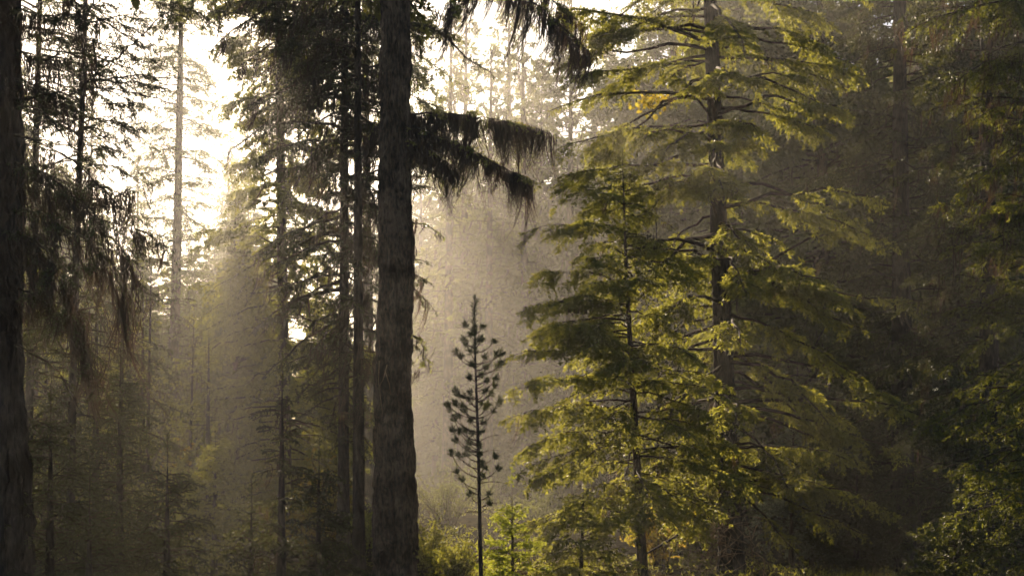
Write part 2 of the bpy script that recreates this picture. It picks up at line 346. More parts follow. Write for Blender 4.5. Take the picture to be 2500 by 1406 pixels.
# --- the big straight trunk in the middle, bark ridges modelled
def main_trunk():
    rng = np.random.default_rng(11); d = 24.0
    base = gpt(963, d); root = thing("fir_tree", "massive straight furrowed brown trunk in the middle with lichen draped branches on its right", "tree", tuple(base))
    def E(l, r, y): a = P(l, y, d); b = P(r, y, d); return (a + b) / 2, (b - a)[0] / 2
    rows = [(932, 1000, -900), (930, 1001, 0), (926, 1004, 300), (921, 1007, 800), (914, 1011, 1150), (907, 1020, 1406), (898, 1034, 1460)]
    pts = []; rad = []
    for l, r, y in rows[::-1]: c, q = E(l, r, y); pts.append(c - base); rad.append(q)
    pts = np.array(pts); zz = np.linspace(pts[0, 2] - .1, pts[-1, 2], 60)
    c = np.stack([np.interp(zz, pts[:, 2], pts[:, k]) for k in range(3)], 1); c[:, 2] = zz
    G = Geo(); trunk(G, rng, c, np.interp(zz, pts[:, 2], rad), sides=150, rows=800, amp=.23, plates=12); G.build("trunk", [M_BARK], root)
    def branch(y0, z0, paths, lichn, ll_, st=6, lw=.011, tl=.42, per_m=9, keep=1, needle=(.045, .016), mats=(M_NEED, M_TWIG), r=.03, dr=(-.18, 0), sp=.016, drp=.2):
        G = Geo(); Fo = Foliage(rng); LG = Geo(); hp = []
        for path, nl in paths:
            q = [P(*a) - base for a in path]
            for a, b in zip(q[:-1], q[1:]):
                Fo.limb(G, a, b, .02, r * (1 if a is q[0] else .6), per_m, tl, .02, drp, tipf=.7, updown=(-.15, .35))
            for a, b in zip(q[:-1], q[1:]): hp.append(a + (b - a) * rng.random((int(nl / (len(q) - 1)), 1)))
        Fo.flush(G, 16, .4, sp, needle[0], needle[1], keep=keep)
        o = G.build("branch", list(mats), root)
        if lichn:
            hp = np.concatenate(hp + [Fo.twS[rng.permutation(len(Fo.twS))[:lichn]]])
            beards(LG, rng, hp, ll_, lw, dr, st, spread=.05); LG.build("hanging_lichen", [M_LICH], o)
    # main mossy limb to the right, and its drooping companion
    branch(0, 0, [([(985, 283, 24), (1100, 278, 23.9), (1230, 296, 23.7), (1350, 328, 23.5)], 130)], 120, 1.15, 7, .015, dr=(-.04, 0))
    branch(0, 0, [([(985, 300, 24), (1110, 350, 23.6), (1205, 400, 23.3), (1290, 440, 23.1)], 110)], 100, .85, 8, .015, dr=(-.06, 0))
    branch(0, 0, [([(985, 340, 24), (1040, 370, 23.8), (1120, 420, 23.7)], 60)], 60, .8, 8, .015, dr=(-.08, 0))
    # branch that hangs in from above the picture
    branch(0, 0, [([(985, -260, 24), (1130, -130, 23.2), (1290, 0, 22.6), (1360, 55, 22.3), (1440, 130, 22.1)], 75), ([(1180, -70, 23), (1110, -10, 22.9), (1095, 30, 22.8)], 14)], 80, 1.2, 9, .014, dr=(-.2, 0))
    branch(0, 0, [([(985, -320, 24), (1120, -160, 24.6), (1330, -20, 24.8), (1420, 60, 24.9)], 50)], 60, 1.1, 9, .014, dr=(-.16, 0))
    # small side shoots
    branch(0, 0, [([(1000, 545, 24), (1040, 548, 23.9), (1080, 578, 23.8)], 4)], 4, .4, 4, tl=.22, mats=(M_YOUNG, M_TWIG), r=.012)
    branch(0, 0, [([(1000, 815, 24), (1028, 835, 23.9), (1048, 892, 23.8)], 5)], 5, .6, 5, tl=.25, mats=(M_YOUNG, M_TWIG), r=.012)
    branch(0, 0, [([(1000, 90, 24), (1025, 95, 24), (1028, 120, 24)], 6)], 6, .6, 5, tl=.2, r=.01)
    branch(0, 0, [([(930, 300, 24), (905, 330, 24.2), (890, 420, 24.2)], 14)], 30, .9, 6, tl=.2, r=.012)
    shade_crown(root, (0, 0), 11.4, 20, 3.6, 12, 11)  # unseen crown above the frame, added to shade the near air
    # bare pale twigs lying on the bark, lower left
    G = Geo()
    for a in ([(926, 880), (924, 930), (934, 1010)], [(945, 890), (936, 925), (922, 950)], [(940, 905), (950, 935), (954, 965)]):
        tube(G, [P(x, y, 23.66) - base for x, y in a], [.009, .007, .003], 4)
    G.build("dead_twig", [M_DEAD], root)
    G = Geo(); rr = np.random.default_rng(5)
    hp = np.array([P(x, y, 23.9) - base for x, y in [(1012, 600 + 0), (1012, 640), (1014, 900), (1018, 905), (1012, 700), (916, 520), (914, 480), (914, 620), (912, 560), (914, 760), (1008, 380), (1008, 430)]])
    beards(G, rr, hp, .7, .012, (-.1, 0), 8); G.build("hanging_lichen", [M_LICH], root)
main_trunk()

def prof(pairs):
    zs = [a for a, b in pairs]; rs = [b for a, b in pairs]
    return lambda z: float(np.interp(z, zs, rs))

# --- the broad spruce right of centre
d = 27.0; b = gpt(1788, d)
conifer("spruce_tree", "broad sunlit spruce with thick dark trunk and long sagging branches right of centre", b, P(1690, -1150, d), .215, 1.6, 17.5,
        prof([(0, 1.6), (1.2, 2.2), (2.5, 3.0), (6, 3.2), (9, 2.8), (11.5, 3.0), (14, 2.6), (18, 1.0)]), 21, per_m_h=7.5, elev=(-.02, -.32), bendf=.12, per_m=9, tl=.62,  # upper crown, out of frame, widened to cast shade on the near air
        mats=(M_NEED, M_TWIG, M_BARKD, M_LICH), kpm=12, kfr=.45, sp=.021, ll=.062, lw=.021, lich=420, lich_len=.45, lich_w=.010, rlimb=.032, bare=.34, trunk_kw=dict(sides=60, rows=300, amp=.12, plates=16),
        extra=[(P(0, 690, d)[2], P(2265, 745, 26.2), .25), (P(0, 1130, d)[2], P(2185, 1255, 25.8), .2), (P(0, 760, d)[2], P(2110, 930, 25.2), .35), (P(0, 1180, d)[2], P(2020, 1190, 26), .3),
               (P(0, 480, d)[2], P(2180, 590, 26), .2), (P(0, 640, d)[2], P(2100, 800, 25.6), .2), (P(0, 120, d)[2], P(2090, 190, 26.5), .2), (P(0, 430, d)[2], P(1420, 520, 26), .2),
               (P(0, 150, d)[2], P(1400, 190, 26), .2), (P(0, 20, d)[2], P(1450, 100, 26), .2), (P(0, -40, d)[2], P(2030, 60, 26), .2), (P(0, 300, d)[2], P(1375, 355, 26.0), .1), (P(0, 400, d)[2], P(1375, 430, 25.8), .15)])
# --- the slimmer fir in front of it
d = 23.5; b = gpt(1572, d)
conifer("fir_tree", "slimmer fir with thin curving trunk before the broad spruce, dark drooping tips at left", b, P(1520, 400, d), .085, 1.1, P(0, 410, d)[2] + .1,
        prof([(0, 1.2), (1.0, 1.8), (3, 2.0), (5, 1.5), (6.8, .3)]), 22, per_m_h=14, elev=(-.05, -.30), bendf=.14, per_m=9.5, tl=.5, mid=[P(1562, 1250, d), P(1545, 950, d), P(1530, 700, d)],
        kpm=13, kfr=.45, sp=.02, ll=.058, lw=.020, lich=190, lich_len=.45, lich_w=.010, rlimb=.018, bare=.15, trunk_kw=dict(amp=.15, rows=120, sides=16),
        extra=[(P(0, 880, d)[2], P(1250, 868, 22.2), .25), (P(0, 960, d)[2], P(1252, 950, 21.8), .3), (P(0, 1010, d)[2], P(1245, 1020, 21.8), .3), (P(0, 1090, d)[2], P(1300, 1180, 21.8), .35),
               (P(0, 760, d)[2], P(1285, 750, 22.4), .2), (P(0, 560, d)[2], P(1290, 565, 22.6), .15), (P(0, 500, d)[2], P(1375, 450, 22.6), .1), (P(0, 1050, d)[2], P(1290, 1090, 21.9), .3)])

# --- young pine with bottle-brush tufts
def young_pine():
    rng = np.random.default_rng(31); d = 18.0; base = gpt(1176, d); root = thing("young_pine", "lone slender young pine with needle tufts silhouetted against the sunlit haze", "tree", tuple(base))
    ax_px = lambda y: np.interp(y, [735, 900, 1100, 1406], [1158, 1161, 1168, 1174])
    G = Geo(); ys = np.linspace(1440, 735, 30)
    pts = [np.array([0, 0, -.1])] + [P(ax_px(y), y, d) - base for y in ys[1:]]
    trunk(G, rng, np.array(pts), np.interp(np.linspace(0, 1, 30), [0, .7, 1], [.028, .015, .005]), sides=10, rows=90, amp=.2); G.build("trunk", [M_BARKD], root)
    zc = [(475, 190), (550, 200), (500, 240), (470, 265), (540, 270), (600, 272), (480, 290), (430, 325), (460, 345), (500, 330), (560, 350), (610, 345), (635, 330), (505, 380), (565, 400), (615, 400), (635, 380),
          (495, 440), (540, 440), (570, 460), (610, 455), (430, 510), (440, 535), (470, 540), (500, 520), (560, 515), (590, 525), (605, 490), (395, 580), (400, 605), (430, 575), (460, 590), (475, 615), (500, 560),
          (550, 570), (575, 580), (625, 570), (600, 615), (560, 600), (420, 655), (440, 640), (500, 655), (555, 660), (415, 705), (450, 715), (475, 715), (505, 720), (545, 710), (435, 755), (500, 770), (540, 775),
          (405, 815), (445, 825), (485, 790), (480, 820), (540, 815), (605, 830), (550, 860), (620, 890), (560, 880), (435, 910), (465, 950), (500, 1020), (580, 1060), (582, 1010), (550, 930)]
    G = Geo(); S = []; D = []; L = []
    for k in range(16):
        y = 737 + k * 9; S.append(P(ax_px(y), y, d) - base); D.append([rng.normal() * .3, rng.normal() * .3, 1]); L.append(.06)
    for u, v in zc:
        x = 900 + u / 1.99; y = 700 + v / 1.99; tip = P(x, y, d + rng.uniform(-.35, .35)) - base
        dx = abs(x - ax_px(y)); y0 = y + 6 + dx * rng.uniform(.25, .8); c0 = P(ax_px(y0), y0, d) - base
        cc = np.array([tip[0] * .75 + c0[0] * .25, (tip[1] + c0[1]) / 2, c0[2] * .8 + tip[2] * .2])
        pp = bez(c0, cc, tip, np.linspace(0, 1, 6)); tube(G, pp, np.linspace(.008, .004, 6), 4, 1)
        for s, r in ((1, 1), (.93, .7)):
            q = bez(c0, cc, tip, np.array([s]))[0]; S.append(q); D.append(nrm(pp[-1] - pp[-3])); L.append(.07)
    for (x, y, x2, y2) in [(1168, 1080, 1220, 1062), (1168, 1110, 1222, 1100), (1170, 1180, 1240, 1182), (1169, 1060, 1200, 1030), (1172, 1240, 1230, 1228), (1171, 1160, 1120, 1120), (1172, 1250, 1110, 1262)]:
        a = P(x, y, d) - base; q = P(x2, y2, d + .2) - base; tube(G, bez(a, (a + q) / 2 + Z3 * .06, q, np.linspace(0, 1, 6)), np.linspace(.006, .002, 6), 4, 1)
    S = np.array(S); D = nrm(np.array(D, float)); L = np.array(L)
    leaves(G, rng, S, D, L, L * 0, .0023, .072, .011, 1.4)
    G.build("crown", [M_BLACKN, M_TWIG], root)
young_pine()

# --- left-edge trunk and its long arching limbs (near the camera)
def left_edge():
    rng = np.random.default_rng(41); d = 11.0; base = gpt(-40, d); root = thing("fir_tree", "huge dark trunk cut by the left edge of the picture, long arching limbs reaching right", "tree", tuple(base))
    G = Geo(); rows = [(-150, 32, -500), (-145, 37, 0), (-145, 42, 300), (-142, 52, 700), (-142, 62, 1000), (-145, 72, 1406), (-170, 90, 1700)]
    pts = []; rad = []
    for l, r, y in rows[::-1]: a = P(l, y, d); q = P(r, y, d); pts.append((a + q) / 2 - base); rad.append((q - a)[0] / 2)
    pts = np.array(pts); zz = np.linspace(pts[0, 2], pts[-1, 2], 40); c = np.stack([np.interp(zz, pts[:, 2], pts[:, k]) for k in range(3)], 1)
    trunk(G, rng, c, np.interp(zz, pts[:, 2], rad), sides=160, rows=600, amp=.16, plates=14); G.build("trunk", [M_BARKD], root)
    def br(path, tl, per_m, keep, lich=0, r=.012, ll=.028, lw=.006, sp=.006, kpm=18, drp=.15, lichl=.35):
        G = Geo(); Fo = Foliage(rng); q = [P(*a) - base for a in path]; hp = []
        for i, (a, b_) in enumerate(zip(q[:-1], q[1:])):
            Fo.limb(G, a, b_, .03, r * (1 - .7 * i / len(q)), per_m, 1.45 * tl * (.6 + .4 * i / len(q)), .02, drp, tipf=.8, updown=(-.2, .2))
            hp.append(a + (b_ - a) * rng.random((8, 1)))
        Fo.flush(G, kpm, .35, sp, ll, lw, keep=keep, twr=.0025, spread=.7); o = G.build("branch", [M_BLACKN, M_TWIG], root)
        if lich: LG = Geo(); hp = np.concatenate(hp + [Fo.twS]); beards(LG, rng, hp[rng.permutation(len(hp))[:lich * 2]], lichl * 1.3, .009, (.05, 0), 7, spread=.025); LG.build("hanging_lichen", [M_LICH], o)
    br([(20, 250, 11), (195, 222, 10.5), (290, 142, 10.3), (345, 90, 10.2), (412, 30, 10.1)], .16, 12, .55)
    br([(20, 255, 11), (200, 218, 10.8), (320, 226, 10.7), (428, 258, 10.7)], .13, 10, .25)
    br([(20, 250, 11), (130, 300, 10.4), (180, 370, 10.2), (245, 425, 10.0)], .2, 12, .4)
    br([(25, 335, 11), (150, 375, 10.5), (250, 460, 10.2), (330, 560, 10.0), (385, 590, 9.9)], .22, 14, .6, 14)
    br([(25, 400, 11), (130, 430, 10.4), (230, 520, 10.0), (300, 610, 9.8), (340, 700, 9.7)], .24, 14, .85, 30)
    br([(25, 520, 11), (140, 545, 10.3), (230, 600, 10), (290, 690, 9.8), (310, 790, 9.7)], .25, 14, .65, 40, lichl=.5)
    br([(150, -60, 10.6), (190, 30, 10.2), (228, 95, 10.0), (238, 178, 9.9)], .10, 22, 1, 6)
    br([(25, 840, 11), (90, 870, 10.6), (150, 920, 10.3), (200, 1010, 10)], .05, 6, .1)
    br([(25, 120, 11), (110, 150, 10.8), (190, 130, 10.6)], .3, 14, .9, 10)
    br([(25, 20, 11), (110, 40, 10.8), (210, 50, 10.5)], .3, 16, .9, 10)
    br([(25, 190, 11), (100, 215, 10.9), (165, 260, 10.7)], .3, 16, .9, 16)
    br([(25, 560, 11), (90, 590, 10.6), (150, 680, 10.3), (180, 800, 10.2)], .28, 16, .9, 34)
    br([(25, 700, 11), (110, 740, 10.7), (200, 830, 10.4), (240, 960, 10.3)], .26, 14, .9, 34)
    br([(25, 600, 11), (110, 640, 10.8), (190, 760, 10.5), (220, 900, 10.4)], .25, 14, .7, 40, lichl=.5)
    shade_crown(root, (0, 0), 5.9, 15, 2.6, 42, mats=(M_BLACKN, M_TWIG))  # crown added out of view, keeps sun off the air by the camera
    br([(25, 460, 11), (150, 480, 11.2), (270, 490, 11.4), (340, 455, 11.4)], .3, 16, .9, 20)
left_edge()

# --- mid left trees
R_ = np.random.default_rng(77)
d = 19; b = gpt(168, d)
conifer("spruce_tree", "dark spruce with slim trunk just right of the left edge trunk, half in silhouette", b, P(235, -900, d), .065, .8, 12.8,
        prof([(0, 1.0), (2, 1.3), (4, 1.35), (7, 1.2), (8.5, 2.2), (13, .5)]), 51, per_m_h=14, mats=(M_BLACKN, M_TWIG, M_BARKD, M_LICH), per_m=9, tl=.4, kpm=14, sp=.016, ll=.038, lw=.012,  # top raised and widened out of frame to shade the near left air
        lich=330, lich_len=.55, lich_w=.009, rlimb=.014, elev=(.05, -.3), mid=[P(176, 1000, d), P(190, 500, d), P(205, 150, d)])
d = 24; b = gpt(60, d)
conifer("fir_tree", "black dense fir squeezed between the left edge trunk and the slim spruce", b, P(120, -900, d), .085, .8, 15.5,
        prof([(0, 1.2), (3, 1.5), (8, 1.3), (10.5, 2.2), (15.5, .5)]), 52, per_m_h=9, mats=(M_BLACKN, M_TWIG, M_BARKD, M_LICH), per_m=8, tl=.45, kpm=12, sp=.022, ll=.05, lw=.018, lich=160, lich_len=.6, lich_w=.011)  # wide top above the frame is shaped to shade the left foreground
d = 50; b = gpt(405, d)
conifer("larch_tree", "tall bare-limbed tree half lost in the white sun glare, left of centre", b, P(447, -360, d), .23, 2.0, 22.5,
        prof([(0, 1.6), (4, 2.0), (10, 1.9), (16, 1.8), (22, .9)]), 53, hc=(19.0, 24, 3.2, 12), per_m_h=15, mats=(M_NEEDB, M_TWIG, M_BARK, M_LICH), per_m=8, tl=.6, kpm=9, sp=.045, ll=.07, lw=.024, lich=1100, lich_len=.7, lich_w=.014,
        lich_st=4, keep=.75, elev=(-.02, -.15), mid=[P(418, 1000, d), P(430, 700, d), P(440, 200, d)], trunk_kw=dict(amp=.2, rows=140, sides=16), lich_dr=(-.05, 0))
# hazy fir and lichen laden pair behind the main trunk
d = 36; b = gpt(700, d)
conifer("fir_tree", "wide hazy fir crossed by sunbeams between the glare tree and the lichen-hung pair", b, P(665, -900, d), .17, 1.2, 22.5,
        prof([(0, 1.7), (4, 2.6), (7, 2.2), (9.5, 1.6), (11, 1.2), (13.5, 1.7), (22, .5)]), 54, hc=(14.3, 21, 3.5, 16), per_m_h=15, mats=(M_NEED, M_TWIG, M_BARK, M_LICH), per_m=8, tl=.6, kpm=12, sp=.024, ll=.07, lw=.033, lich=300, lich_len=.6, lich_w=.014)
d = 29; b = gpt(838, d)
conifer("fir_tree", "lichen-smothered fir with twin-like trunk, left of two close dark trunks beside the main trunk", b, P(845, -1000, d), .125, 3.2, 19,
        prof([(0, .5), (3, 1.1), (5, 1.5), (6.5, 1.7), (8, 1.9), (10.5, 2.0), (12, 3.6), (16, 3.2), (19, .8)]), 55, per_m_h=10, mats=(M_BLACKN, M_TWIG, M_BARKD, M_LICH), per_m=8, tl=.5, kpm=12, sp=.024, ll=.055, lw=.021, lich=900, lich_len=1.0, lich_w=.015, lich_st=6,  # broad upper crown, unseen, shaped to hold sun off the near air
        extra=[(P(0, 120, d)[2], P(525, 25, 28.4), .25), (P(0, 60, d)[2], P(590, 60, 28.0), .2), (P(0, 150, d)[2], P(640, 150, 28.0), .35), (P(0, 110, d)[2], P(700, 110, 27.6), .2)], lich_dr=(-.25, 0), lich_z=(4.5, 13), rlimb=.04)
d = 27; b = gpt(876, d)
conifer("fir_tree", "slim black trunk hung with lichen immediately left of the massive main trunk", b, P(872, -800, d), .12, 2.4, 14,
        prof([(0, .5), (3, .8), (5, .9), (8, 1.1), (11, 1.8), (16, 1.2)]), 56, per_m_h=8, mats=(M_BLACKN, M_TWIG, M_BARKD, M_LICH), per_m=8, tl=.4, kpm=12, sp=.024, ll=.05, lw=.018, lich=420, lich_len=.9, lich_w=.014, lich_st=6,
        lich_z=(3, 12))

d = 46; b = gpt(905, d)  # high-crowned tree added behind the main trunk to block sun from the near air
conifer("fir_tree", "added tall fir whose high crown shades the near air, behind the massive main trunk", b, b + np.array([-.3, 0, 25.]), .2, 12.2, 25,
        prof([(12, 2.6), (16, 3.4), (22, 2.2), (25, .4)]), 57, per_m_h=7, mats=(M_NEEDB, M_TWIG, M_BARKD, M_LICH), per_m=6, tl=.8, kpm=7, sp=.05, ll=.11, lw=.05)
# thicket of the lower left
for i, (px, d, ty, rr, lab) in enumerate([(85, 28, 560, 1.5, "dark bushy fir in the lower left thicket, nearest the left edge trunk"), (232, 27, 640, 1.3, "dark bushy fir in the lower left thicket under the arching limbs"),
        (345, 31, 700, 1.3, "dark bushy fir in the lower left thicket, close left of the glare tree"), (505, 33, 820, 1.2, "misty green fir low between the glare tree and the wide hazy fir")]):
    b = gpt(px, d); tp = P(px + 5, ty, d); H = tp[2] - b[2]
    conifer("fir_tree", lab, b, tp, .09, .4, H * .97, prof([(0, rr), (H * .5, rr * .8), (H, .1)]), 130 + i, per_m_h=10, mats=(M_NEED, M_TWIG, M_BARKD, M_LICH), per_m=8, tl=.5, kpm=12, sp=.024, ll=.055, lw=.02, lich=120, lich_len=.6, lich_w=.012, rlimb=.014)
# --- right side
d = 16; b = gpt(2640, d)
conifer("spruce_tree", "near spruce on the right edge with glowing branch tips and brown lichen curtains", b, P(2620, -900, d), .2, .6, 9.5,
        prof([(0, 1.6), (2, 1.6), (4, 1.3), (8, 1.5), (10, .8)]), 61, per_m_h=12, mats=(M_NEEDM, M_TWIG, M_BARKD, M_LICH), per_m=10, tl=.42, kpm=15, sp=.014, ll=.036, lw=.011, lich=380, lich_len=.7, lich_w=.009, lich_st=7,
        rlimb=.018, lich_z=(3.9, 9), azf=math.pi, elev=(-.1, -.2),
        extra=[(P(0, 300, d)[2], P(2360, 470, 15.2), .2), (P(0, 900, d)[2], P(2250, 1050, 15), .15), (P(0, 560, d)[2], P(2330, 600, 15.2), .1), (P(0, 1150, d)[2], P(2280, 1290, 15), .1), (P(0, 60, d)[2], P(2330, 200, 15.2), .15), (P(0, -40, d)[2], P(2230, 70, 15.2), .15)])
d = 30; b = gpt(2205, d)
conifer("fir_tree", "tall shadowed fir filling the dark gap between the broad spruce and the right edge", b, P(2190, -900, d), .26, 1.5, 18,
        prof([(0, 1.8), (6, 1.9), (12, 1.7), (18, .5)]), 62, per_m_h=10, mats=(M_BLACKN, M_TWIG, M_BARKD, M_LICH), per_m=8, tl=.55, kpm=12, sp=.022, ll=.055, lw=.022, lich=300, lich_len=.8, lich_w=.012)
d = 24; b = gpt(2420, d)
conifer("fir_tree", "dense black fir behind the right edge spruce", b, P(2400, -800, d), .2, .8, 14,
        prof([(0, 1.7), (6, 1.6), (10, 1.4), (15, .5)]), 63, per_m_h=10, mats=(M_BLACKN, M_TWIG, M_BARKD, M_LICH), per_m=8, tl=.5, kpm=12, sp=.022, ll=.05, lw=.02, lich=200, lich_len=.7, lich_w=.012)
d = 31; b = gpt(1930, d)
conifer("young_spruce", "small pale blue-green spruce beneath the right-hand boughs of the broad spruce", b, P(1938, 1000, d), .05, .35, 3.0,
        prof([(0, .95), (1.5, .65), (3.2, .1)]), 64, per_m_h=32, mats=(M_BLUE, M_TWIG, M_BARK, M_LICH), per_m=14, tl=.5, kpm=18, sp=.02, ll=.045, lw=.018, rlimb=.008, elev=(.7, .05), bendf=-.05, lich=0)
# --- small trees of the undergrowth
d = 20; b = gpt(1252, d)
conifer("young_fir", "bright yellow-green young fir glowing beside the foot of the lone pine", b, P(1250, 1188, d), .03, .12, 1.55,
        prof([(0, .62), (.7, .42), (1.6, .07)]), 71, per_m_h=36, mats=(M_YOUNG, M_TWIG, M_BARK, M_LICH), per_m=22, tl=.42, kpm=20, kfr=.4, sp=.009, ll=.032, lw=.012, rlimb=.006, elev=(.55, .2), bendf=-.02, lich=0, droop=.02)
d = 20.5; b = gpt(1415, d)
conifer("young_fir", "dark low fir between the glowing young fir and the thin curving trunk", b, P(1425, 1190, d), .04, .1, 1.65,
        prof([(0, 1.0), (.8, .7), (1.7, .1)]), 72, per_m_h=32, mats=(M_NEED, M_TWIG, M_BARKD, M_LICH), per_m=14, tl=.55, kpm=18, sp=.013, ll=.034, lw=.011, rlimb=.008, elev=(.3, .05), bendf=.02, lich=0)
small = [  # px, depth, top row, radius, label, pale?
 (685, 17.5, 940, .42, "slender open young fir with dark candle-like tips standing in the sunlit gap at lower left", 'b'),
 (522, 24, 1070, .75, "soft hazy young fir right of the trunk in the glare", 'n'),
 (405, 16.5, 1130, .75, "bushy dark young fir with a few lit twigs at the foot of the glare tree", 'b'),
 (610, 18, 1235, .8, "low wide young fir at the bottom, left of the slender open fir", 'b'),
 (290, 21, 900, .8, "narrow young fir in front of thin stems at lower left", 'b'),
 (120, 17, 1010, .8, "shaggy dark young fir beside the foot of the left edge trunk", 'b'),
 (215, 15, 1230, .6, "short black fir at the bottom, second clump from the left edge", 'b'),
 (775, 21, 1130, .7, "ragged young fir left of the two close trunks", 'b'),
 (2330, 17, 1240, .8, "low dark fir at the bottom beneath the right edge boughs", 'b'),
 (2090, 30, 1080, 1.0, "shadowy young fir on the dark slope right of the pale blue spruce", 'b'),
 (1660, 32, 1150, 1.0, "young fir seen between the thin trunk and the thick spruce trunk", 'n')]
for i, (px, d, ty, rr, lab, k) in enumerate(small):
    if k == 'b' and px < 800: d *= .66; rr *= .7
    b = gpt(px, d); tp = P(px + 4, ty, d); H = tp[2] - b[2]
    conifer("young_fir", lab, b, tp, .035 + .01 * H, .12, H * .98, prof([(0, rr), (H * .45, rr * .8), (H, .06)]), 80 + i, per_m_h=15 if i == 0 else 34,
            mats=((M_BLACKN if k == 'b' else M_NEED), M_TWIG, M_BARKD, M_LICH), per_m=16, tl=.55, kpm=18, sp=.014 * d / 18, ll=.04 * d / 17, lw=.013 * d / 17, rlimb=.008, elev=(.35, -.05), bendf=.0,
            lich=25 if i in (0, 7) else 0, lich_len=.3, lich_w=.008, bare=.35 if i == 0 else .12)
# slim pines of the lower left
slim = [(300, 26, 560, "slim pine stem rising behind the arching limbs, left of the glare tree"), (366, 28, 620, "thin pine close on the left of the glare tree trunk"),
        (245, 30, 700, "thin dark pine behind the slim spruce at lower left"), (115, 27, 600, "thin dark pine showing between the two leftmost trunks"),
        (470, 34, 760, "small misty pine touching the right side of the glare tree")]
for i, (px, d, ty, lab) in enumerate(slim):
    b = gpt(px - 12, d); tp = P(px + 4, ty, d); H = tp[2] - b[2]
    conifer("slim_pine", lab, b, tp, .06, H * .25, H, prof([(0, .5), (H * .6, .75), (H, .15)]), 110 + i, per_m_h=7, mats=(M_NEED, M_TWIG, M_BARKD, M_LICH), per_m=9, tl=.35, kpm=12, sp=.022, ll=.055, lw=.018,
            rlimb=.012, elev=(.2, -.1), lich=60, lich_len=.5, lich_w=.010, keep=.8)

# ================================================================== BACKGROUND TREES (three kinds, copied)
far = dict(per_m=6, kpm=6, kfr=.45, sp=.07, ll=.17, lw=.085, trunk_kw=dict(sides=8, rows=20))
bk = [(790, 43, 0, .36, "olive fir filling the gaps behind the pair of close trunks"),
 (1128, 74, 1, 1.22, "tall faint spruce in the middle of the sky gap, above the lone pine's left"),
 (1245, 80, 1, 1.3, "faint spruce at the right end of the sky gap above the lone pine"),
 (575, 45, 0, .5, "olive-gold fir filling the sunlit slope at the left flank of the wide hazy fir"),
 (1092, 68, 1, 1.08, "pale thin spruce spiring up into the sky gap right of the main trunk"),
 (1190, 64, 1, .95, "thin misty spruce above the lone pine with sky showing through"),
 (1285, 66, 1, 1.12, "thin misty spruce above the tip of the lichen-hung branch"),
 (70, 38, 0, .45, "low fir behind the left edge trunk, close in the dark thicket"), (150, 43, 0, .52, "fir of the dark thicket behind the slim spruce"),
 (240, 50, 0, .5, "fir of the dark thicket left of the slim pine stem"), (560, 84, 1, .95, "pale slender spruce in the glare right of the tall glare tree"), (1062, 82, 0, .7, "low misty fir far behind the right foot of the main trunk"),
 (335, 46, 0, .44, "fir of the thicket between the slim pine stem and thin pine"),
 (425, 62, 0, .5, "dim fir standing low behind the glare tree trunk"), (520, 72, 0, .6, "soft fir between the glare tree and the wide hazy fir"),
 (975, 96, 0, 1.0, "hazy fir behind the massive main trunk"),
 (600, 66, 0, .7, "pale fir just visible right of the glare, behind the wide hazy fir"),
 (560, 85, 2, .9, "farthest washed-out tree in the white glare"),
 (1085, 92, 0, 1.05, "pale lacy tree under the sky gap right of the main trunk"),
 (1205, 95, 0, 1.12, "beige hazy fir directly above the lone pine"),
 (1315, 70, 0, 1.0, "dense misty fir behind the end of the lichen-hung branch"),
 (1385, 58, 2, 1.0, "misty trunk with sky holes left of the broad spruce"),
 (1800, 48, 0, 1.15, "added fir shading the right side, just behind the thick spruce trunk"), (1650, 53, 0, 1.1, "added fir shading the right side, well behind the thin and thick trunks"),  # both firs added to keep sun off the right side
  (1480, 64, 0, .95, "hazy fir behind the left boughs of the broad spruce"),
 (1145, 100, 0, 1.05, "faint distant fir low behind the lone pine"),
 (1025, 90, 1, 1.05, "faint distant fir low beside the main trunk"),
 (1600, 50, 0, .6, "fir filling the gap between the thin and thick trunks"),
 (1870, 44, 0, 1.0, "dusky fir behind the right side of the broad spruce"),
 (2010, 40, 0, .95, "olive-lit fir in the upper right, nearest the broad spruce tips"),
 (2110, 52, 1, 1.1, "dim fir deep in the upper right shadow"),
 (2320, 40, 0, 1.0, "black fir between the right edge and the dark gap"),
 (2480, 46, 0, 1.1, "farthest right of the shadowed firs"),
 (1760, 66, 0, 1.2, "distant fir hidden behind the thick spruce trunk"),
 (2250, 62, 0, 1.1, "distant fir on the slope behind the dark gap"),
 (30, 46, 0, .72, "distant fir behind the left edge trunk"),
 (215, 60, 1, .8, "thin pale tree in the bright sky at upper left"),
 (330, 72, 1, .80, "faint pale tree between the slim spruce and the glare tree"),
 (110, 80, 0, .75, "pale far fir low on the left"),
 (260, 55, 0, .40, "low sunlit fir behind the thin stems at lower left"),
 (480, 58, 0, .48, "low golden fir at the foot of the glare"),
 (590, 50, 0, .42, "low golden fir left of the wide hazy fir trunk"),
 (390, 95, 0, .52, "low far fir straight below the sun glare"),
 (760, 56, 0, .32, "hazy fir between the wide hazy fir and the close pair"),
 (850, 70, 0, .38, "pale fir glimpsed between the close pair of trunks"),
 (690, 92, 0, .5, "small far fir behind the wide hazy fir"),
 (900, 100, 0, .45, "small far fir low just left of the main trunk"),
 (1270, 98, 0, 1.15, "most distant hazy fir in the middle gap"),
 (1420, 90, 0, 1.0, "distant hazy fir at the left tips of the slimmer fir"),
 (180, 100, 0, .6, "far low fir behind the left thicket"),
 (1960, 75, 0, 1.15, "far tall fir above the pale blue spruce"),
 (2440, 80, 0, 1.1, "far tall fir behind the right edge lichen curtains")]
rngb = np.random.default_rng(9); protos = {}
